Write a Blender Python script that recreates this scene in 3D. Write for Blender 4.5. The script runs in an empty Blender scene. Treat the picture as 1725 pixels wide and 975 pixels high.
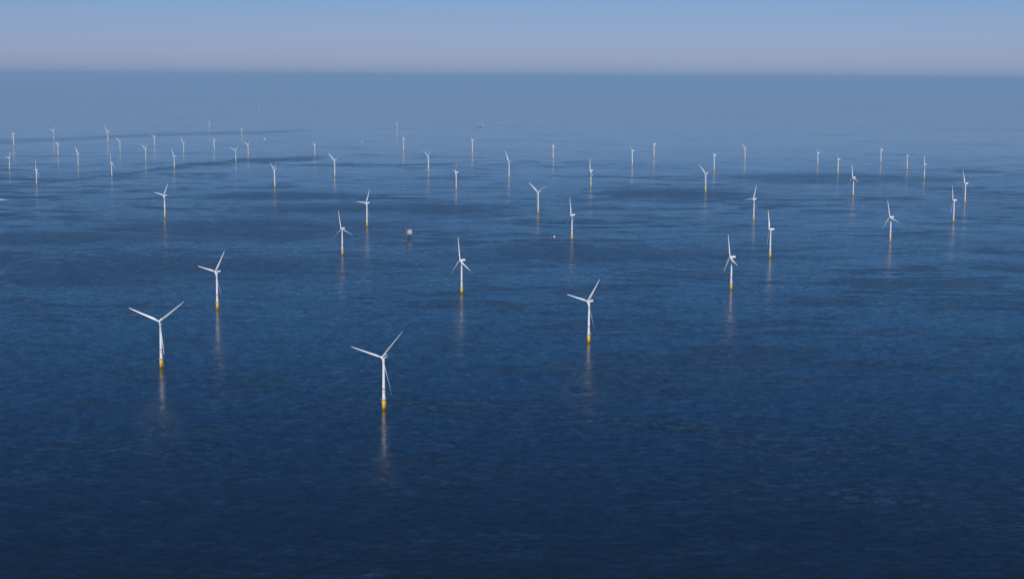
import bpy, bmesh, math, random
from mathutils import Vector, Matrix
random.seed(11)
sc = bpy.context.scene
C = sc.collection
R_ = math.radians

# ------------------------------------------------------------------ camera
CAM_H = 585.0
cd = bpy.data.cameras.new('camera')
cam = bpy.data.objects.new('camera', cd)
C.objects.link(cam)
cd.sensor_width = 36.0
cd.lens = 2700.0 / 1725.0 * 36.0
cd.clip_start = 5.0
cd.clip_end = 900000.0
PITCH = math.atan(359.5 / 2700.0)
cam.matrix_world = (Matrix.Translation((0, 0, CAM_H)) @ Matrix.Rotation(math.pi / 2 - PITCH, 4, 'X')
                    @ Matrix.Rotation(R_(0.3), 4, 'Z'))
sc.camera = cam

# ------------------------------------------------------------------ sky and sun
SUN_EL, SUN_AZ = 32.0, 184.0        # azimuth clockwise from the viewing direction: behind the camera, slightly right
w = bpy.data.worlds.new('World')
sc.world = w
w.use_nodes = True
nt = w.node_tree
bg = nt.nodes['Background']
sky = nt.nodes.new('ShaderNodeTexSky')
sky.sky_type = 'NISHITA'
sky.sun_disc = False
sky.sun_elevation = R_(SUN_EL)
sky.sun_rotation = R_(SUN_AZ)
sky.altitude = 600
tc = nt.nodes.new('ShaderNodeTexCoord')
sx = nt.nodes.new('ShaderNodeSeparateXYZ')
ramp = nt.nodes.new('ShaderNodeValToRGB')
# colour of the hazy air by elevation (value = sine of the elevation)
stops = [(0.0, (.49, .60, 1.10)), (.0175, (.42, .515, .98)), (.036, (.345, .465, .87)), (.087, (.165, .38, .78)),
         (.13, (.04, .30, .61)), (.174, (.012, .185, .47)), (.276, (.010, .09, .22)), (.5, (.02, .10, .25)), (1.0, (.35, .55, .95))]
el = ramp.color_ramp.elements
while len(el) < len(stops):
    el.new(0.5)
for e, (p, c) in zip(el, stops):
    e.position = p
    e.color = (*c, 1)
mul = nt.nodes.new('ShaderNodeMix')
mul.data_type = 'RGBA'
mul.blend_type = 'MULTIPLY'
mul.inputs['Factor'].default_value = 1.0
nt.links.new(tc.outputs['Generated'], sx.inputs[0])
nt.links.new(sx.outputs['Z'], ramp.inputs[0])
nt.links.new(sky.outputs[0], mul.inputs[6])
nt.links.new(ramp.outputs[0], mul.inputs[7])
nt.links.new(mul.outputs[2], bg.inputs['Color'])
bg.inputs['Strength'].default_value = 0.1

sl = bpy.data.lights.new('sun', 'SUN')
sl.energy = 4.5
sl.angle = R_(0.53)
sl.color = (1.0, .98, .95)
sun = bpy.data.objects.new('sun', sl)
C.objects.link(sun)
sdir = Vector((math.sin(R_(SUN_AZ)) * math.cos(R_(SUN_EL)), math.cos(R_(SUN_AZ)) * math.cos(R_(SUN_EL)), math.sin(R_(SUN_EL))))
sun.rotation_euler = sdir.to_track_quat('Z', 'Y').to_euler()
sun.location = sdir * 3000

sc.view_settings.view_transform = 'Standard'
sc.view_settings.look = 'None'
sc.view_settings.exposure = 0.0
sc.view_settings.gamma = 1.0
sc.view_settings.use_curve_mapping = False
sc.render.engine = 'CYCLES'
sc.cycles.use_denoising = True
sc.cycles.max_bounces = 6
sc.cycles.volume_bounces = 0

# ------------------------------------------------------------------ materials
def material(name, base, rough=.5, metal=0.0, spec=.5):
    m = bpy.data.materials.new(name)
    m.use_nodes = True
    b = m.node_tree.nodes['Principled BSDF']
    b.inputs['Base Color'].default_value = (*base, 1)
    b.inputs['Roughness'].default_value = rough
    b.inputs['Metallic'].default_value = metal
    b.inputs['Specular IOR Level'].default_value = spec
    return m

def N(m, t, **kw):
    n = m.node_tree.nodes.new(t)
    for k, v in kw.items():
        setattr(n, k, v)
    return n

def L(m, a, b):
    m.node_tree.links.new(a, b)

def worn(m, base, dirt, scale=.35, lo=.5, hi=.75, amount=.5):
    """weather staining: soft noise patches of a second colour over the paint"""
    b = m.node_tree.nodes['Principled BSDF']
    t = N(m, 'ShaderNodeTexCoord')
    mp = N(m, 'ShaderNodeMapping')
    mp.inputs['Scale'].default_value = (scale * 2.5, scale * 2.5, scale * .5)
    n = N(m, 'ShaderNodeTexNoise')
    n.inputs['Scale'].default_value = 1.0
    n.inputs['Detail'].default_value = 5
    mr = N(m, 'ShaderNodeMapRange')
    mr.inputs['From Min'].default_value = lo
    mr.inputs['From Max'].default_value = hi
    mr.inputs['To Max'].default_value = amount
    mx = N(m, 'ShaderNodeMix', data_type='RGBA')
    mx.inputs[6].default_value = (*base, 1)
    mx.inputs[7].default_value = (*dirt, 1)
    L(m, t.outputs['Object'], mp.inputs[0])
    L(m, mp.outputs[0], n.inputs['Vector'])
    L(m, n.outputs['Fac'], mr.inputs['Value'])
    L(m, mr.outputs[0], mx.inputs[0])
    L(m, mx.outputs[2], b.inputs['Base Color'])
    return mx

white_tower = material('white_tower_paint', (.64, .65, .66), .38)
tower_mix = worn(white_tower, (.64, .65, .66), (.52, .52, .5), .2, .55, .8, .5)
white_blade = material('white_blade_gelcoat', (.74, .75, .76), .35)
worn(white_blade, (.70, .71, .73), (.58, .58, .57), .15, .55, .8, .4)
white_nacelle = material('white_nacelle_shell', (.72, .73, .74), .4)
worn(white_nacelle, (.72, .73, .74), (.5, .5, .49), .3)
yellow = material('yellow_transition_paint', (.93, .62, .04), .4)
yellow_mix = worn(yellow, (.93, .62, .04), (.62, .36, .04), .3, .55, .85, .5)
algae = material('wet_algae_steel', (.10, .075, .025), .35)
worn(algae, (.10, .075, .025), (.03, .04, .02), .6)
deck_grey = material('galvanised_grating', (.33, .34, .34), .55, .3)
dark_steel = material('dark_painted_steel', (.06, .065, .075), .5)
worn(dark_steel, (.06, .065, .075), (.12, .06, .03), .6)
red_paint = material('red_marking_paint', (.50, .03, .045), .4)
band_red = material('red_hull_paint', (.52, .05, .03), .4)
worn(band_red, (.40, .06, .05), (.26, .05, .04), .4)
ship_white = material('white_ship_paint', (.76, .76, .75), .4)
worn(ship_white, (.76, .76, .75), (.5, .42, .36), .3)
hull_dark = material('dark_blue_grey_hull', (.10, .11, .15), .45)
worn(hull_dark, (.10, .11, .15), (.14, .06, .05), .2)
hull_maroon = material('maroon_hull', (.13, .05, .055), .5)
glass_dark = material('dark_window_glass', (.02, .025, .03), .08)
cladding = material('pale_grey_cladding', (.70, .71, .72), .45)
worn(cladding, (.42, .43, .44), (.27, .26, .25), .3)
jacket_yellow = material('faded_yellow_jacket_steel', (.34, .20, .05), .5)
worn(jacket_yellow, (.055, .045, .035), (.03, .028, .025), .5, .42, .65, .9)

# ------------------------------------------------------------------ mesh helpers
def ring_tube(bm, prof, n=28, cap=True, mat=0):
    """surface of revolution about z: prof = [(z, r)]"""
    rings = []
    for z, r in prof:
        rings.append([bm.verts.new((r * math.cos(2 * math.pi * i / n), r * math.sin(2 * math.pi * i / n), z)) for i in range(n)])
    for a, b in zip(rings, rings[1:]):
        for i in range(n):
            f = bm.faces.new((a[i], a[(i + 1) % n], b[(i + 1) % n], b[i]))
            f.smooth = True
            f.material_index = mat
    if cap:
        bm.faces.new(rings[0][::-1]).material_index = mat
        bm.faces.new(rings[-1]).material_index = mat
    return rings

def rod(bm, a, b, r, n=6, mat=0):
    a, b = Vector(a), Vector(b)
    q = (b - a).to_track_quat('Z', 'Y')
    ra, rb = [], []
    for i in range(n):
        o = q @ Vector((r * math.cos(2 * math.pi * i / n), r * math.sin(2 * math.pi * i / n), 0))
        ra.append(bm.verts.new(a + o))
        rb.append(bm.verts.new(b + o))
    for i in range(n):
        f = bm.faces.new((ra[i], ra[(i + 1) % n], rb[(i + 1) % n], rb[i]))
        f.smooth = n > 4
        f.material_index = mat
    bm.faces.new(ra[::-1]).material_index = mat
    bm.faces.new(rb).material_index = mat

def box(bm, x0, x1, y0, y1, z0, z1, mat=0, bev=0.0):
    vs = [bm.verts.new((x, y, z)) for z in (z0, z1) for y in (y0, y1) for x in (x0, x1)]
    q = [(0, 2, 3, 1), (4, 5, 7, 6), (0, 1, 5, 4), (2, 6, 7, 3), (0, 4, 6, 2), (1, 3, 7, 5)]
    fs = [bm.faces.new([vs[i] for i in f]) for f in q]
    for f in fs:
        f.material_index = mat
    if bev:
        es = list({e for f in fs for e in f.edges})
        bmesh.ops.bevel(bm, geom=es, offset=bev, segments=3, profile=.6, affect='EDGES')

def build(name, bm, mats, parent=None):
    me = bpy.data.meshes.new(name)
    bmesh.ops.recalc_face_normals(bm, faces=bm.faces)
    bm.to_mesh(me)
    bm.free()
    for m in (mats if isinstance(mats, (list, tuple)) else [mats]):
        me.materials.append(m)
    o = bpy.data.objects.new(name, me)
    C.objects.link(o)
    if parent:
        o.parent = parent
    return o

def thing(name, label, cat, loc, rz=0.0, group=None):
    o = bpy.data.objects.new(name, None)
    o.empty_display_size = 5
    C.objects.link(o)
    o.location = loc
    o.rotation_euler = (0, 0, rz)
    o['label'] = label
    o['category'] = cat
    if group:
        o['group'] = group
    return o

# ------------------------------------------------------------------ sea
# centre x, y, half-lengths (m) and strength of the cat's-paws; ribbons as points with half-widths
PATCHES = [(-982, 6099, 427, 326, .9), (-1620, 5705, 260, 210, .9), (-1047, 4899, 500, 250, .8), (-269, 7018, 250, 280, .8),
           (800, 8098, 342, 370, .9), (1836, 9420, 519, 500, .7), (-793, 7048, 285, 220, .7), (-1318, 4568, 290, 190, .7),
           (268, 5258, 390, 210, .6), (-1137, 7800, 258, 230, .8)]
STREAK_NEAR = ([(-2826, 8258), (-2703, 8449), (-2554, 8602), (-2304, 9239), (-2155, 10228), (-1869, 10900), (-1399, 11343), (-1117, 11455)],
               [150, 170, 170, 230, 430, 480, 380, 220])
STREAK_FAR = ([(-4627, 13564), (-4413, 13838), (-4025, 14275), (-3488, 15658), (-2664, 16272), (-1831, 17493)],
              [900, 950, 900, 650, 600, 450])

def build_sea():
    bm = bmesh.new()
    radii = [400, 900, 1600, 2500, 4000, 6500, 10000, 16000, 26000, 45000, 80000, 140000, 260000]
    n = 96
    c = bm.verts.new((0, 0, 0))
    prev = None
    for r in radii:
        cur = [bm.verts.new((r * math.cos(2 * math.pi * i / n), r * math.sin(2 * math.pi * i / n), 0)) for i in range(n)]
        for i in range(n):
            if prev is None:
                bm.faces.new((c, cur[i], cur[(i + 1) % n]))
            else:
                bm.faces.new((prev[i], cur[i], cur[(i + 1) % n], prev[(i + 1) % n]))
        prev = cur
    m = material('sea_water', (.0006, .006, .014), .16)
    b = m.node_tree.nodes['Principled BSDF']
    b.inputs['IOR'].default_value = 1.333
    g = N(m, 'ShaderNodeNewGeometry')

    def noise(scale_xyz, detail, rough=.5, dist=0.0, offset=(0, 0, 0), rot=0.0):
        mp = N(m, 'ShaderNodeMapping')
        mp.inputs['Scale'].default_value = scale_xyz
        mp.inputs['Location'].default_value = offset
        mp.inputs['Rotation'].default_value = (0, 0, rot)
        t = N(m, 'ShaderNodeTexNoise')
        t.inputs['Scale'].default_value = 1.0
        t.inputs['Detail'].default_value = detail
        t.inputs['Roughness'].default_value = rough
        t.inputs['Distortion'].default_value = dist
        L(m, g.outputs['Position'], mp.inputs[0])
        L(m, mp.outputs[0], t.inputs['Vector'])
        return t

    def vm(op, a, bb):
        v = N(m, 'ShaderNodeVectorMath', operation=op)
        for i, x in enumerate((a, bb)):
            if isinstance(x, (tuple, list)):
                v.inputs[i].default_value = x
            else:
                L(m, x, v.inputs[i])
        return v.outputs[0]

    def fm(op, a, bb):
        v = N(m, 'ShaderNodeMath', operation=op)
        for i, x in enumerate((a, bb)):
            if isinstance(x, (int, float)):
                v.inputs[i].default_value = x
            else:
                L(m, x, v.inputs[i])
        return v.outputs[0]

    def mrange(x, a, bb, c_, d):
        v = N(m, 'ShaderNodeMapRange')
        v.interpolation_type = 'SMOOTHSTEP'
        v.inputs['From Min'].default_value = a
        v.inputs['From Max'].default_value = bb
        v.inputs['To Min'].default_value = c_
        v.inputs['To Max'].default_value = d
        L(m, x, v.inputs['Value'])
        return v.outputs[0]

    # wave slopes (m/m) at two wavelengths
    w1 = noise((1 / 19, 1 / 11, 1), 2, .5, .6, rot=R_(6))
    w2 = noise((1 / 6, 1 / 4.5, 1), 2, .5, .3, (31, 7, 0), R_(-12))
    s1 = vm('MULTIPLY', vm('SUBTRACT', w1.outputs['Color'], (.5, .5, .5)), (.082, .19, 0))
    s2 = vm('MULTIPLY', vm('SUBTRACT', w2.outputs['Color'], (.5, .5, .5)), (.13, .16, 0))
    # cat's-paws: patches and long streaks of wind-roughened water, hundreds of metres across
    big = noise((1 / 1500, 1 / 750, 1), 5, .55, 1.2, (3.1, 1.7, 0), R_(10))
    mid = noise((1 / 300, 1 / 170, 1), 5, .62, 1.0, (9.2, 4.4, 0), R_(14))
    wisp = noise((1 / 270, 1 / 105, 1), 5, .60, 1.2, (2.2, 8.1, 0), R_(11))
    wind = fm('ADD', fm('MULTIPLY', big.outputs['Fac'], .5), fm('MULTIPLY', wisp.outputs['Fac'], .5))
    fine = fm('SUBTRACT', mid.outputs['Fac'], .5)
    wfine = fm('SUBTRACT', wisp.outputs['Fac'], .5)
    lanes = noise((1 / 760, 1 / 230, 1), 6, .62, .9, (5.3, 2.9, 0), R_(24))
    lane = fm('SUBTRACT', lanes.outputs['Fac'], .5)
    sep = N(m, 'ShaderNodeSeparateXYZ')
    L(m, g.outputs['Position'], sep.inputs[0])
    X, Y = sep.outputs['X'], sep.outputs['Y']

    def patch(cx, cy, rx, ry):
        u = fm('DIVIDE', fm('SUBTRACT', X, cx), rx)
        v = fm('DIVIDE', fm('SUBTRACT', Y, cy), ry)
        d = fm('SQRT', fm('ADD', fm('MULTIPLY', u, u), fm('MULTIPLY', v, v)), 0)
        return mrange(fm('ADD', d, fm('MULTIPLY', wfine, 6.0)), .1, 1.6, 1.0, 0.0)

    def streak(pts, width):
        """a long ribbon following the points; width = half-widths along it"""
        x0, x1 = pts[0][0], pts[-1][0]
        ys = [p[1] for p in pts]
        y0, y1 = min(ys) - 200, max(ys) + 200
        t = fm('DIVIDE', fm('SUBTRACT', X, x0), x1 - x0)
        cr = N(m, 'ShaderNodeValToRGB')
        wr = N(m, 'ShaderNodeValToRGB')
        for node, vals in ((cr, [(y - y0) / (y1 - y0) for y in ys]), (wr, [w_ / 1000 for w_ in width])):
            e = node.color_ramp.elements
            while len(e) < len(pts):
                e.new(.5)
            for k_, val in enumerate(vals):
                e[k_].position = (pts[k_][0] - x0) / (x1 - x0)
                e[k_].color = (val, val, val, 1)
            L(m, t, node.inputs[0])
        yc = fm('ADD', fm('MULTIPLY', cr.outputs[0], y1 - y0), y0)
        d = fm('ABSOLUTE', fm('ADD', fm('SUBTRACT', Y, yc), fm('MULTIPLY', wfine, 1300.0)), 0)
        q = fm('DIVIDE', d, fm('MULTIPLY', wr.outputs[0], 1000.0))
        msk = mrange(fm('ADD', fm('MULTIPLY', q, .62), fm('MULTIPLY', lane, 2.6)), .15, 1.15, 1.0, 0.0)
        return fm('MULTIPLY', msk, mrange(t, .80, 1.0, 1.0, 0.0))

    rough = mrange(wind, .50, .62, 0.0, .8)
    for p in PATCHES:
        rough = fm('MAXIMUM', rough, fm('MULTIPLY', patch(*p[:4]), p[4]))
    calm_far = mrange(Y, 5200, 15500, 1.0, .32)
    far_s = fm('MAXIMUM', fm('MULTIPLY', streak(*STREAK_NEAR), 1.2), fm('MULTIPLY', streak(*STREAK_FAR), .72))
    amp = fm('MULTIPLY', fm('ADD', fm('ADD', .72, fm('MULTIPLY', rough, .85)), fm('MULTIPLY', wfine, 1.0)), calm_far)
    amp = fm('MAXIMUM', amp, fm('MULTIPLY', far_s, .80))
    # thin calm slick lines winding along the contours of the large pattern
    swirl = noise((1 / 2100, 1 / 1500, 1), 4, .5, 1.6, (7.7, 3.3, 0), R_(20))
    slick = fm('MULTIPLY', mrange(fm('ABSOLUTE', fm('SUBTRACT', swirl.outputs['Fac'], .52), 0), .004, .022, 1.0, 0.0),
               mrange(wisp.outputs['Fac'], .38, .58, .1, 1.0))
    amp = fm('MULTIPLY', amp, fm('SUBTRACT', 1.0, fm('MULTIPLY', slick, .3)))
    slope = vm('ADD', s1, s2)
    sc_ = N(m, 'ShaderNodeVectorMath', operation='SCALE')
    L(m, slope, sc_.inputs[0])
    L(m, amp, sc_.inputs['Scale'])
    nrm = N(m, 'ShaderNodeVectorMath', operation='NORMALIZE')
    L(m, vm('ADD', sc_.outputs[0], (0, 0, 1)), nrm.inputs[0])
    L(m, nrm.outputs[0], b.inputs['Normal'])
    L(m, mrange(amp, .15, 1.2, .09, .27), b.inputs['Roughness'])
    o = build('sea', bm, m)
    o['kind'] = 'structure'
    return o

build_sea()

# ------------------------------------------------------------------ haze
hb = bmesh.new()
box(hb, -265000, 265000, -265000, 265000, -4, CAM_H + 110)
hm = bpy.data.materials.new('haze')
hm.use_nodes = True
hn = hm.node_tree
hn.nodes.remove(hn.nodes['Principled BSDF'])
pv = hn.nodes.new('ShaderNodeVolumePrincipled')
pv.inputs['Color'].default_value = (.41, .665, 1.0, 1)
pv.inputs['Density'].default_value = 1.9e-5
hn.links.new(pv.outputs[0], hn.nodes['Material Output'].inputs['Volume'])
haze = build('haze', hb, hm)
haze['kind'] = 'stuff'

# ------------------------------------------------------------------ wind turbine
HUB_Z, OVER, ROTOR = 90.0, 5.0, 66.0

def tower_mesh():
    bm = bmesh.new()
    prof = [(16.6, 2.75), (17.2, 2.75)]
    for i in range(1, 13):
        z = 17.2 + (87.0 - 17.2) * i / 12
        prof.append((z, 2.75 + (1.8 - 2.75) * (z - 17.2) / 69.8))
    ring_tube(bm, prof, 32)
    # flange lips between the tower sections
    for z in (38.9, 62.5):
        r = 2.75 - 0.95 * (z - 17.2) / 69.8
        ring_tube(bm, [(z - .18, r + .01), (z - .18, r + .07), (z + .18, r + .07), (z + .18, r + .01)], 32, cap=False)
    # door on the platform
    return bm

def tower_r(z):
    return 2.75 - 0.95 * (z - 17.2) / 69.8 + .02

def band_mesh():
    bm = bmesh.new()
    ring_tube(bm, [(33.4, tower_r(33.4)), (35.2, tower_r(35.2))], 32, cap=False)
    return bm

EMBLEM = ["##..##", "##..#.", "######", ".####.", "..##.."]      # the red mark under the band, one connected shape

def emblem_mesh(base):
    bm = bmesh.new()
    grid = {}
    def v(i, j):
        if (i, j) not in grid:
            t, z = R_(base + 6.0 * i), 31.6 - .95 * j
            grid[(i, j)] = bm.verts.new((tower_r(z) * math.cos(t), tower_r(z) * math.sin(t), z))
        return grid[(i, j)]
    for j, row in enumerate(EMBLEM):
        for i, c in enumerate(row):
            if c == '#':
                bm.faces.new((v(i, j), v(i, j + 1), v(i + 1, j + 1), v(i + 1, j)))
    return bm

def transition_mesh():
    bm = bmesh.new()
    ring_tube(bm, [(1.2, 3.6), (15.2, 3.6), (15.6, 3.8), (16.0, 3.8)], 32)
    # boat-landing ladders and fenders
    for s in (-1, 1):
        rod(bm, (s * 1.0, -4.3, -1.5), (s * 1.0, -4.3, 12.5), .24, 8)
        for z in (1.5, 6.5, 11.5):
            rod(bm, (s * 1.0, -4.3, z), (s * 1.0, -3.2, z), .16, 6)
    for k in range(14):
        rod(bm, (-.35, -4.0, -1 + k), (.35, -4.0, -1 + k), .06, 5)
    for s in (-1, 1):
        rod(bm, (s * .35, -4.0, -1.2), (s * .35, -4.0, 16.4), .08, 5)
    # J-tubes
    rod(bm, (3.65, .8, -2), (3.65, .8, 15.4), .22, 8)
    rod(bm, (3.4, 1.6, -2), (3.4, 1.6, 15.4), .22, 8)
    return bm

def pile_mesh():
    bm = bmesh.new()
    ring_tube(bm, [(-3, 3.55), (1.2, 3.55)], 32)
    return bm

def platform_mesh():
    bm = bmesh.new()
    n = 12
    def ringpts(r, z):
        return [Vector((r * math.cos(2 * math.pi * (i + .5) / n), r * math.sin(2 * math.pi * (i + .5) / n), z)) for i in range(n)]
    lo, hi = [bm.verts.new(p) for p in ringpts(5.2, 16.0)], [bm.verts.new(p) for p in ringpts(5.2, 16.45)]
    for i in range(n):
        bm.faces.new((lo[i], lo[(i + 1) % n], hi[(i + 1) % n], hi[i]))
    bm.faces.new(lo[::-1])
    bm.faces.new(hi)
    for z in (17.0, 17.55):
        p = ringpts(5.05, z)
        for i in range(n):
            rod(bm, p[i], p[(i + 1) % n], .07, 5)
    for a in ringpts(5.05, 16.4):
        rod(bm, a, a + Vector((0, 0, 1.2)), .07, 5)
    for i in range(0, n, 2):
        a = ringpts(4.9, 16.05)[i]
        rod(bm, a, Vector((a.x * .68, a.y * .68, 13.6)), .14, 6)
    # davit crane
    rod(bm, (3.6, -2.4, 16.4), (3.6, -2.4, 20.2), .16, 8)
    rod(bm, (3.6, -2.4, 20.0), (5.6, -3.6, 20.8), .12, 8)
    return bm

def nacelle_mesh():
    bm = bmesh.new()
    secs = [(-3.0, 1.5, -1.7, 1.7), (-2.5, 2.0, -2.2, 2.2), (-1.2, 2.2, -2.5, 2.45), (3, 2.3, -2.6, 2.6),
            (8, 2.3, -2.55, 2.6), (10.4, 2.1, -2.0, 2.5), (11.0, 1.7, -1.5, 2.1)]
    rings = []
    for y, hw, z0, z1 in secs:
        cr = .75
        pts = []
        for sxx, szz in ((1, 0), (1, 1), (-1, 1), (-1, 0)):
            cx_, cz_ = sxx * (hw - cr), (z1 - cr if szz else z0 + cr)
            base = {(1, 0): -90, (1, 1): 0, (-1, 1): 90, (-1, 0): 180}[(sxx, szz)]
            for k in range(4):
                t = R_(base + 30 * k)
                pts.append((cx_ + cr * math.cos(t), y, cz_ + cr * math.sin(t)))
        rings.append([bm.verts.new(p) for p in pts])
    n = len(rings[0])
    for a, b_ in zip(rings, rings[1:]):
        for i in range(n):
            f = bm.faces.new((a[i], a[(i + 1) % n], b_[(i + 1) % n], b_[i]))
            f.smooth = True
    bm.faces.new(rings[0])
    bm.faces.new(rings[-1][::-1])
    # yaw collar under the shell
    ring_tube(bm, [(-3.05, 2.15), (-2.3, 2.25)], 24)
    # cooler on the roof and two instrument masts
    box(bm, -1.6, 1.6, 4.6, 5.4, 2.55, 4.1, bev=.12)
    rod(bm, (1.0, 10.0, 2.3), (1.0, 10.0, 5.0), .07, 5)
    rod(bm, (-1.0, 10.0, 2.3), (-1.0, 10.0, 5.0), .07, 5)
    return bm

def hoist_mesh():
    bm = bmesh.new()
    box(bm, -2.0, 2.0, 6.2, 9.6, 2.62, 2.85)
    for x in (-1.95, 1.95):
        rod(bm, (x, 6.25, 3.9), (x, 9.55, 3.9), .06, 5)
        for y in (6.25, 7.9, 9.55):
            rod(bm, (x, y, 2.8), (x, y, 3.9), .06, 5)
    rod(bm, (-1.95, 9.55, 3.9), (1.95, 9.55, 3.9), .06, 5)
    return bm

def hub_mesh():
    bm = bmesh.new()
    prof = [(-1.9, 1.75), (-1.2, 2.15), (0, 2.3), (.9, 2.15), (1.7, 1.75), (2.4, 1.1), (2.8, .45)]
    ring_tube(bm, prof, 28)
    bmesh.ops.rotate(bm, verts=bm.verts, cent=(0, 0, 0), matrix=Matrix.Rotation(R_(90), 3, 'X'))   # nose towards -y
    return bm

def blade_mesh():
    """blade along +z from the hub centre; chord on x, thickness on y"""
    bm = bmesh.new()
    span = [(1.4, 2.3, 1.0), (3.0, 2.35, 1.0), (6, 2.9, .75), (10, 4.0, .45), (14, 4.5, .33), (19, 4.2, .28), (26, 3.5, .25),
            (34, 2.9, .22), (42, 2.35, .20), (50, 1.85, .18), (57, 1.4, .17), (62, 1.0, .16), (65, .62, .16), (66, .2, .16)]
    n = 18
    rings = []
    for z, ch, th in span:
        t = (z - 1.4) / (ROTOR - 1.4)
        tw = R_(14 * (1 - t) ** 2)
        bend = -2.2 * t * t
        k = min(1.0, max(0.0, (z - 3) / 9))                # 0 round root, 1 aerofoil
        ring = []
        for i in range(n):
            a = 2 * math.pi * i / n
            cxx, syy = math.cos(a), math.sin(a)
            u = (1 - cxx) / 2                                # 0 leading edge .. 1 trailing edge
            foil = 2.6 * math.sqrt(max(u, 0)) * (1 - u) ** .9 * (1.0 if syy >= 0 else .75) * (1 if syy > 0 else -1)
            x = (u - (.5 + (.30 - .5) * k)) * ch
            y = ((1 - k) * syy * .5 + k * foil * .5) * ch * th
            ring.append(bm.verts.new((x * math.cos(tw) - y * math.sin(tw), x * math.sin(tw) + y * math.cos(tw) + bend, z)))
        rings.append(ring)
    for a, b_ in zip(rings, rings[1:]):
        for i in range(n):
            f = bm.faces.new((a[i], a[(i + 1) % n], b_[(i + 1) % n], b_[i]))
            f.smooth = True
    bm.faces.new(rings[0][::-1])
    bm.faces.new(rings[-1])
    return bm


def pose(parts, yaw, az, pitched):
    nac = Matrix.Translation((0, 0, HUB_Z)) @ Matrix.Rotation(R_(yaw), 4, 'Z')
    rot = nac @ Matrix.Translation((0, -OVER, 0))
    k = 0
    for o in parts:
        kind = o.name.split('.')[0]
        if kind == 'nacelle':
            o.matrix_basis = nac
        elif kind == 'hub':
            o.matrix_basis = rot
        elif kind == 'blade':
            o.matrix_basis = rot @ Matrix.Rotation(R_(90 - az - 120 * k), 4, 'Y') @ Matrix.Rotation(R_(pitched), 4, 'Z')
            k += 1

T_GROUP = 'white offshore wind turbines on yellow foundations'
proto = thing('wind_turbine', '', 'wind turbine', (0, 0, 0), 0, T_GROUP)
p_tower = build('tower', tower_mesh(), white_tower, proto)
build('red_band', band_mesh(), red_paint, p_tower)
for base in (-92, 28, 148):
    build('red_emblem', emblem_mesh(base), red_paint, p_tower)
p_tp = build('transition_piece', transition_mesh(), yellow, proto)
build('platform', platform_mesh(), deck_grey, p_tp)
build('monopile', pile_mesh(), algae, proto)
p_nac = build('nacelle', nacelle_mesh(), white_nacelle, proto)
build('hoist_platform', hoist_mesh(), deck_grey, p_nac)
build('hub', hub_mesh(), white_nacelle, proto)
b0 = build('blade', blade_mesh(), white_blade, proto)
for i in range(2):
    bb = b0.copy()
    C.objects.link(bb)
    bb.parent = proto
KIDS = list(proto.children)
SUBS = {o: list(o.children) for o in KIDS}

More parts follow.
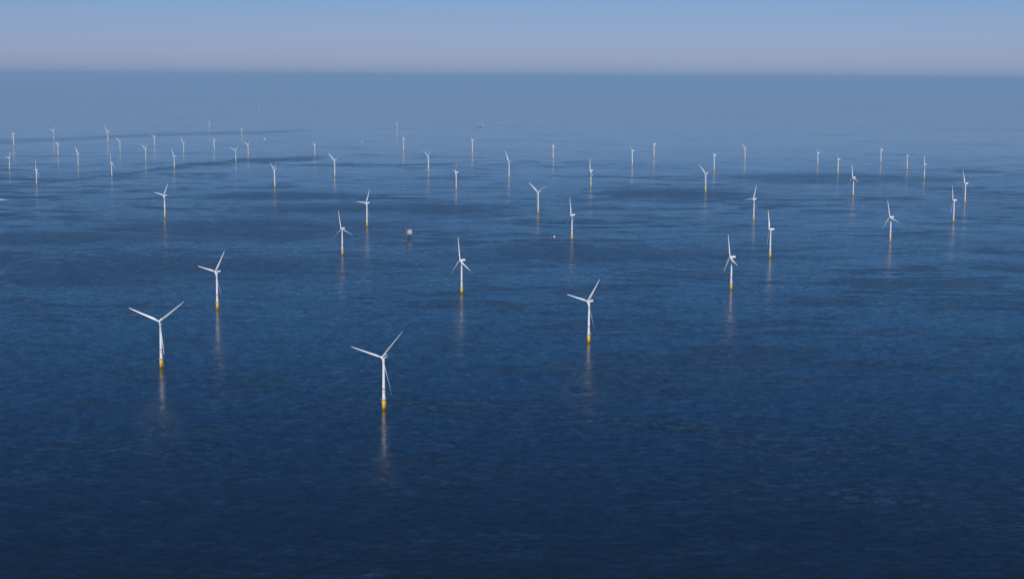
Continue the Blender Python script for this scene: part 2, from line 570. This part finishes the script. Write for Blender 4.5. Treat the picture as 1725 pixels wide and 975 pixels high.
# x, y (m), size, nacelle yaw, rotor azimuth, blade pitch (deg), label
TURBINES = [
 (-226, 2787, 1.03, -30, 50, 58, 'largest white wind turbine of all, two raised blades in a V over dark water'),
 (-706, 3182, 1.04, -10, 39, 32, 'second largest wind turbine, two blades spread in a wide level Y, third down its tower'),
 (-742, 3996, 1.05, -42, 54, 40, 'wind turbine right behind the wide Y-shaped one, one blade steep, one nearly level'),
 (171, 3516, 1.02, -50, 54, 40, 'third largest turbine, steep blade leaning right, in front of the right-hand pair'),
 (-137, 4321, 0.99, -60, 98, -76, 'turbine with one upright and one drooping blade, in front of the grey substation'),
 (-559, 5245, 0.95, -44, 105, 88, 'turbine with upright blade standing just left of the grey substation'),
 (-568, 6243, 1.01, -54, 60, 28, 'turbine behind and left of the grey substation, blade leaning right over its tower'),
 (-1427, 6563, 1.03, -46, 53, 36, 'solitary turbine on the smooth pale patch of sea, one bright slanted blade'),
 (610, 4425, 1.00, -78, 104, -64, 'edge-on turbine, front one of the right-hand pair, with upright blade'),
 (847, 5233, 1.02, -92, 358, 48, 'edge-on turbine close behind the front one of the right-hand pair'),
 (1363, 5753, 0.99, -70, 105, -76, 'edge-on turbine alone between the right-hand pair and the pair at the right edge'),
 (1811, 6561, 1.00, -98, 355, -48, 'edge-on turbine, lower of the two at the right edge of the photo'),
 (2142, 7577, 1.03, -92, 0, 40, 'edge-on turbine, upper of the two at the right edge of the photo'),
 (216, 5778, 0.98, -74, 100, 28, 'edge-on turbine just right of the small red boat'),
 (111, 6888, 1.02, -50, 27, 40, 'turbine behind the small red boat with two blades in a broad shallow V'),
 (418, 8550, 0.98, -78, 92, -84, 'upright-bladed turbine behind the one beside the red boat, to its right'),
 (996, 6596, 0.98, -66, 68, 36, 'turbine with long bright blade behind the right-hand pair, before the left-leaning one'),
 (993, 8238, 1.05, -64, 24, 32, 'turbine with one long blade pointing up left, behind the right-hand pair'),
 (-292, 8316, 0.99, -76, 53, 16, 'narrow turbine with nearly upright blade, well behind the grey substation, right of it'),
 (-517, 9861, 1.05, -62, 35, 16, 'turbine with short bright leaning blade, directly far behind the grey substation'),
 (-304, 12161, 1.14, -80, 38, 8, 'slim pale turbine below the distant cargo ship'),
 (-20, 9267, 1.08, -60, 4, 36, 'turbine with one level and one raised blade, far behind the red boat on its left'),
 (289, 11434, 1.03, -82, 41, 8, 'hazy edge-on turbine straight beyond the one with the shallow V blades'),
 (-854, 12583, 1.08, -76, 20, 0, 'thin pole-like turbine in haze, far behind left of the substation'),
 (-1030, 9292, 1.07, -50, 26, 36, 'turbine with blade reaching up left across the end of the long dark streak'),
 (-1449, 11764, 0.84, -66, 44, 20, 'small turbine above the long dark streak of rough water, near its right end'),
 (-1243, 8378, 1.07, -64, 32, 12, 'turbine below the long dark streak, beyond the substation and well left of it'),
 (-1879, 10899, 0.84, -40, 44, 36, 'small turbine on the long dark streak with bright right-leaning blade, left of its twin'),
 (-1914, 11628, 0.90, -50, 38, 32, 'small turbine just above the long dark streak, right twin of two with leaning blades'),
 (-2323, 12518, 0.87, -46, 17, -32, 'small far turbine with nearly level blade, left of the two leaning twins'),
 (-2461, 12018, 0.84, -50, 12, 32, 'small far turbine with level blade, right above the dark streak'+chr(39)+'s left end'),
 (-2115, 10033, 0.86, -56, 0, 28, 'small turbine at the left end of the long dark streak, short blade drooping right'),
 (-2914, 13082, 0.84, -46, 29, 32, 'small far turbine, bright slanted blade crossing the upper dark band of sea'),
 (-2511, 10991, 0.90, -48, 36, 32, 'small turbine with greenish-white shallow slanted blade, left below the one on the upper dark band'),
 (-2309, 9239, 0.87, -44, 92, 88, 'turbine with upright and drooping blades at the left end of the lower dark streak'),
 (-2991, 12244, 0.85, -34, 29, 44, 'small far turbine with wide shallow V of blades in the upper left group'),
 (-3452, 13713, 1.06, -52, 18, 28, 'hazy far turbine with level blade, behind the wide shallow V one'),
 (-2789, 10304, 0.84, -48, 357, 36, 'small turbine with one level blade to the right, middle of the left group'),
 (-3250, 11486, 0.94, -60, 45, 32, 'small turbine close in front of a hazier one, blades bunched above its hub'),
 (-4000, 14017, 0.97, -46, 45, 32, 'faintest hazy turbine of the close pair in the upper left'),
 (-2527, 8509, 0.87, -48, 82, 88, 'foremost turbine of the left-edge group, tall upright blade, dark streak at its foot'),
 (-4019, 12949, 1.14, -50, 5, -28, 'hazy reddish-white turbine highest at the left edge of the photo'),
 (-3059, 9758, 0.84, -46, 54, 32, 'turbine at the left edge with one long slanted blade, below the hazy reddish-white one'),
 (-2061, 6390, 0.98, -26, 117, -56, 'turbine cut off by the left border, only a blade tip showing'),
 (788, 10572, 1.14, -86, 35, 8, 'slim far turbine, left one of a hazy pair behind the left-leaning turbine'),
 (1028, 11677, 1.10, -86, 23, 0, 'faint far turbine, right one of a hazy pair behind the left-leaning turbine'),
 (1274, 10146, 1.08, -92, 14, 0, 'slim turbine close behind the left-leaning one, no long blade showing'),
 (1650, 11408, 0.93, -72, 20, 28, 'faint far turbine with tiny T-shaped top, between the left-leaning one and the hooked one'),
 (2045, 10761, 0.97, -92, 17, 0, 'far turbine with hooked top, blade bent up to the left'),
 (1995, 9837, 1.01, -94, 12, 0, 'bare pole-like turbine standing between the hooked one and a nearer cross-topped one'),
 (1702, 8001, 1.02, -72, 100, -84, 'cross-topped turbine nearest to the viewer in the far right-hand cluster'),
 (2564, 11183, 1.01, -96, 18, 0, 'faintest pole-like turbine of the far right-hand cluster, bright dot at its hub'),
 (2538, 10326, 1.02, -86, 6, -8, 'pinkish slim turbine just left of the cross-shaped one in the far right-hand cluster'),
 (2431, 9470, 0.89, -80, 90, 36, 'rightmost turbine of the far right-hand cluster, upright blade over a tiny cross'),
 (-1683, 25883, 0.78, -80, 12, 40, 'most distant turbine, a faint speck high in the haze above the cargo ship'),
 (-1223, 17020, 0.78, -80, 117, 40, 'very faint turbine in haze above the thin pole-like turbine'),
 (-2580, 15321, 0.78, -68, 0, -16, 'very faint pale turbine above the two leaning twins'),
 (-3218, 17083, 0.78, -72, 0, 40, 'very faint turbine above the small one with level blade, over the upper dark band'),
 (-4050, 25753, 0.78, -74, 12, 40, 'ghostly most distant turbine high in the haze on the left'),
]

def dup_turbine(near):
    r = proto.copy()
    C.objects.link(r)
    kids = []
    for ch in KIDS:
        c = ch.copy()
        C.objects.link(c)
        c.parent = r
        kids.append(c)
        for g_ in (SUBS[ch] if near else ()):
            d = g_.copy()
            C.objects.link(d)
            d.parent = c
    return r, kids

for i, (x, y, s, yaw, az, pitched, lab) in enumerate(TURBINES):
    r, kids = (proto, KIDS) if i == 0 else dup_turbine(y < 8600)
    r.location = (x, y, 0)
    r.scale = (s, s, s)
    r['label'] = lab
    pose(kids, yaw, az, pitched)

# ------------------------------------------------------------------ offshore substation
def substation(loc, rz):
    t = thing('offshore_substation', 'small grey and white substation on dark legs standing among the turbines', 'substation', loc, rz)
    bm = bmesh.new()
    for sx_ in (-1, 1):
        for sy_ in (-1, 1):
            rod(bm, (sx_ * 5.2, sy_ * 5.0, -4), (sx_ * 3.9, sy_ * 3.8, 13), .95, 10)
    lv = [(-1, 5.0, 4.8), (6, 4.45, 4.3), (12.5, 3.95, 3.85)]
    for (z0, x0, y0), (z1, x1, y1) in zip(lv, lv[1:]):
        for s in (-1, 1):
            rod(bm, (-x0, s * y0, z0), (x1, s * y1, z1), .5, 8)
            rod(bm, (x0, s * y0, z0), (-x1, s * y1, z1), .5, 8)
            rod(bm, (s * x0, -y0, z0), (s * x1, y1, z1), .5, 8)
            rod(bm, (s * x0, y0, z0), (s * x1, -y1, z1), .5, 8)
    build('jacket', bm, jacket_yellow, t)
    bm = bmesh.new()
    box(bm, -10.5, 9.5, -8.5, 8.5, 11.6, 12.4)
    for x in (-9, -3, 3, 8.5):
        box(bm, x - .3, x + .3, -8.3, 8.3, 11.0, 11.597)
    box(bm, -10.4, -5.4, -8.4, 8.2, 12.403, 18.5)
    box(bm, -5.1, 9.0, -7.8, 7.8, 12.403, 15.59)
    for x in [-10.4 + k * 3.3 for k in range(7)]:
        rod(bm, (x, -8.4, 12.4), (x, -8.4, 13.6), .08, 5)
    rod(bm, (-10.4, -8.4, 13.6), (9.4, -8.4, 13.6), .08, 5)
    build('cellar_deck', bm, dark_steel, t)
    bm = bmesh.new()
    box(bm, -5.2, 9.2, -8, 8, 15.6, 24.5, bev=.25)
    box(bm, -2.5, 8.2, -7, 7, 24.5, 27.0, bev=.25)
    for k in range(5):
        box(bm, -4.4 + k * 2.7, -3.2 + k * 2.7, -8.12, -7.9, 16.4, 18.8, 1)
        box(bm, -4.4 + k * 2.7, -3.2 + k * 2.7, -8.12, -7.9, 20.4, 22.6, 1)
    build('transformer_module', bm, [cladding, dark_steel], t)
    bm = bmesh.new()
    n = 8
    pts = [Vector((3 + 8.2 * math.cos(2 * math.pi * (i + .5) / n), 8.2 * math.sin(2 * math.pi * (i + .5) / n), 0)) for i in range(n)]
    lo = [bm.verts.new(p + Vector((0, 0, 28.4))) for p in pts]
    hi = [bm.verts.new(p + Vector((0, 0, 29.0))) for p in pts]
    for i in range(n):
        bm.faces.new((lo[i], lo[(i + 1) % n], hi[(i + 1) % n], hi[i]))
    bm.faces.new(lo[::-1])
    bm.faces.new(hi)
    for sx_ in (-1, 1):
        for sy_ in (-1, 1):
            rod(bm, (3 + sx_ * 3.5, sy_ * 4, 26.9), (3 + sx_ * 5, sy_ * 5, 28.5), .25, 6)
    build('helideck', bm, cladding, t)
    bm = bmesh.new()
    ring_tube(bm, [(16.5, .9), (24, .9), (24.5, 1.2), (26, 1.2)], 12)
    rod(bm, (0, 0, 25.2), (-3.5, -1.5, 35.5), .35, 6)
    rod(bm, (0, 0, 26), (.8, .3, 29), .25, 6)
    rod(bm, (.8, .3, 29), (-3.5, -1.5, 35.5), .06, 4)
    cr = build('deck_crane', bm, deck_grey, t)
    cr.location = (-8, 0, 0)
    return t

substation((-373, 5769, 0), R_(4)).scale = (1.12, 1.12, 1.15)

# ------------------------------------------------------------------ vessels
def hull(bm, length, beam, z0, z1, bow=.28, mat=0, flare=.85):
    """pointed bow at +x, square stern"""
    n = 12
    top, bot = [], []
    for i in range(n + 1):
        t = i / n
        x = -length / 2 + length * t
        f = 1.0 if t < 1 - bow else max(0.02, 1 - ((t - (1 - bow)) / bow) ** 2)
        top.append((x + (.03 * length * max(0, (t - .7) / .3)), beam / 2 * f))
        bot.append((x * .97, beam / 2 * f * flare))
    def strip(s):
        a = [bm.verts.new((x, s * y, z1 + (.25 * (z1 - z0) * max(0, (i / n - .7) / .3)))) for i, (x, y) in enumerate(top)]
        b_ = [bm.verts.new((x, s * y, z0)) for x, y in bot]
        return a, b_
    ta, ba = strip(1)
    tb, bb_ = strip(-1)
    for i in range(n):
        for q in ((ta[i], ta[i + 1], ba[i + 1], ba[i]), (tb[i + 1], tb[i], bb_[i], bb_[i + 1]),
                  (ta[i + 1], ta[i], tb[i], tb[i + 1]), (ba[i], ba[i + 1], bb_[i + 1], bb_[i])):
            bm.faces.new(q).material_index = mat
    bm.faces.new((ta[0], ba[0], bb_[0], tb[0])).material_index = mat
    bm.faces.new((ta[-1], tb[-1], bb_[-1], ba[-1])).material_index = mat

def work_boat(name, label, loc, rz, k, paint):
    t = thing(name, label, 'boat', loc, rz)
    bm = bmesh.new()
    hull(bm, 21 * k, 6.6 * k, -1.0 * k, 2.2 * k)
    build('boat_hull', bm, paint, t)
    bm = bmesh.new()
    box(bm, -3.6 * k, 3.2 * k, -2.6 * k, 2.6 * k, 2.15 * k, 5.2 * k, bev=.25 * k)
    box(bm, -2.2 * k, 2.4 * k, -2.2 * k, 2.2 * k, 5.2 * k, 7.6 * k, bev=.25 * k)
    box(bm, 2.3 * k, 2.5 * k, -1.8 * k, 1.8 * k, 6.2 * k, 7.2 * k, 1)
    for s in (-1, 1):
        box(bm, -1.8 * k, 2.0 * k, s * 2.15 * k - .1 * k, s * 2.15 * k + .1 * k, 6.2 * k, 7.2 * k, 1)
    build('wheelhouse', bm, [ship_white, glass_dark], t)
    bm = bmesh.new()
    rod(bm, (-1.2 * k, 0, 7.5 * k), (-1.6 * k, 0, 11 * k), .14 * k, 6)
    rod(bm, (-1.4 * k, -1.2 * k, 9.4 * k), (-1.4 * k, 1.2 * k, 9.4 * k), .1 * k, 6)
    build('mast', bm, ship_white, t)
    return t

work_boat('work_boat', 'tiny red boat with white cabin beside an edge-on turbine', (154, 5838, 0), R_(25), .8, band_red)
work_boat('crew_boat', 'tiny white boat on open water right of the leaning twin turbines', (-2258, 14645, 0), R_(160), .95, ship_white)
work_boat('crew_boat', 'faint pale boat on open water right of the far turbine above the streak end', (-1333, 14233, 0), R_(10), .75, ship_white)

def cargo_ship(loc, rz):
    t = thing('cargo_ship', 'distant dark cargo ship with pale superstructure on the hazy sea', 'ship', loc, rz)
    bm = bmesh.new()
    hull(bm, 112, 20, -3, 9, .2)
    build('ship_hull', bm, hull_dark, t)
    bm = bmesh.new()
    box(bm, 26, 42, -9, 9, 9, 22, bev=.4)
    box(bm, 29, 40, -10, 10, 22, 30, bev=.4)
    for s in range(3):
        box(bm, 25.9, 26.2, -7, 7, 12 + s * 3.4, 13.4 + s * 3.4, 1)
        box(bm, 28, 40.5, -9.1, -8.9, 12 + s * 3.4, 13.4 + s * 3.4, 1)
    box(bm, 40, 40.3, -8.5, 8.5, 25.5, 28, 1)
    build('superstructure', bm, [ship_white, glass_dark], t)
    bm = bmesh.new()
    for x in (-34, -8):
        box(bm, x - 9, x + 9, -8, 8, 9, 14, bev=.3)
    build('hatch_cover', bm, hull_maroon, t)
    for x in (-38, -12):
        bm = bmesh.new()
        ring_tube(bm, [(9, 2.2), (24, 1.8), (26, 2.6), (29, 2.6)], 14)
        rod(bm, (0, 0, 27), (17, 0, 33), .8, 8)
        o = build('deck_crane', bm, ship_white, t)
        o.location = (x, 0, 5.0)
    return t

cargo_ship((-362, 18556, 0), R_(-6)).scale = (.7, .7, .7)
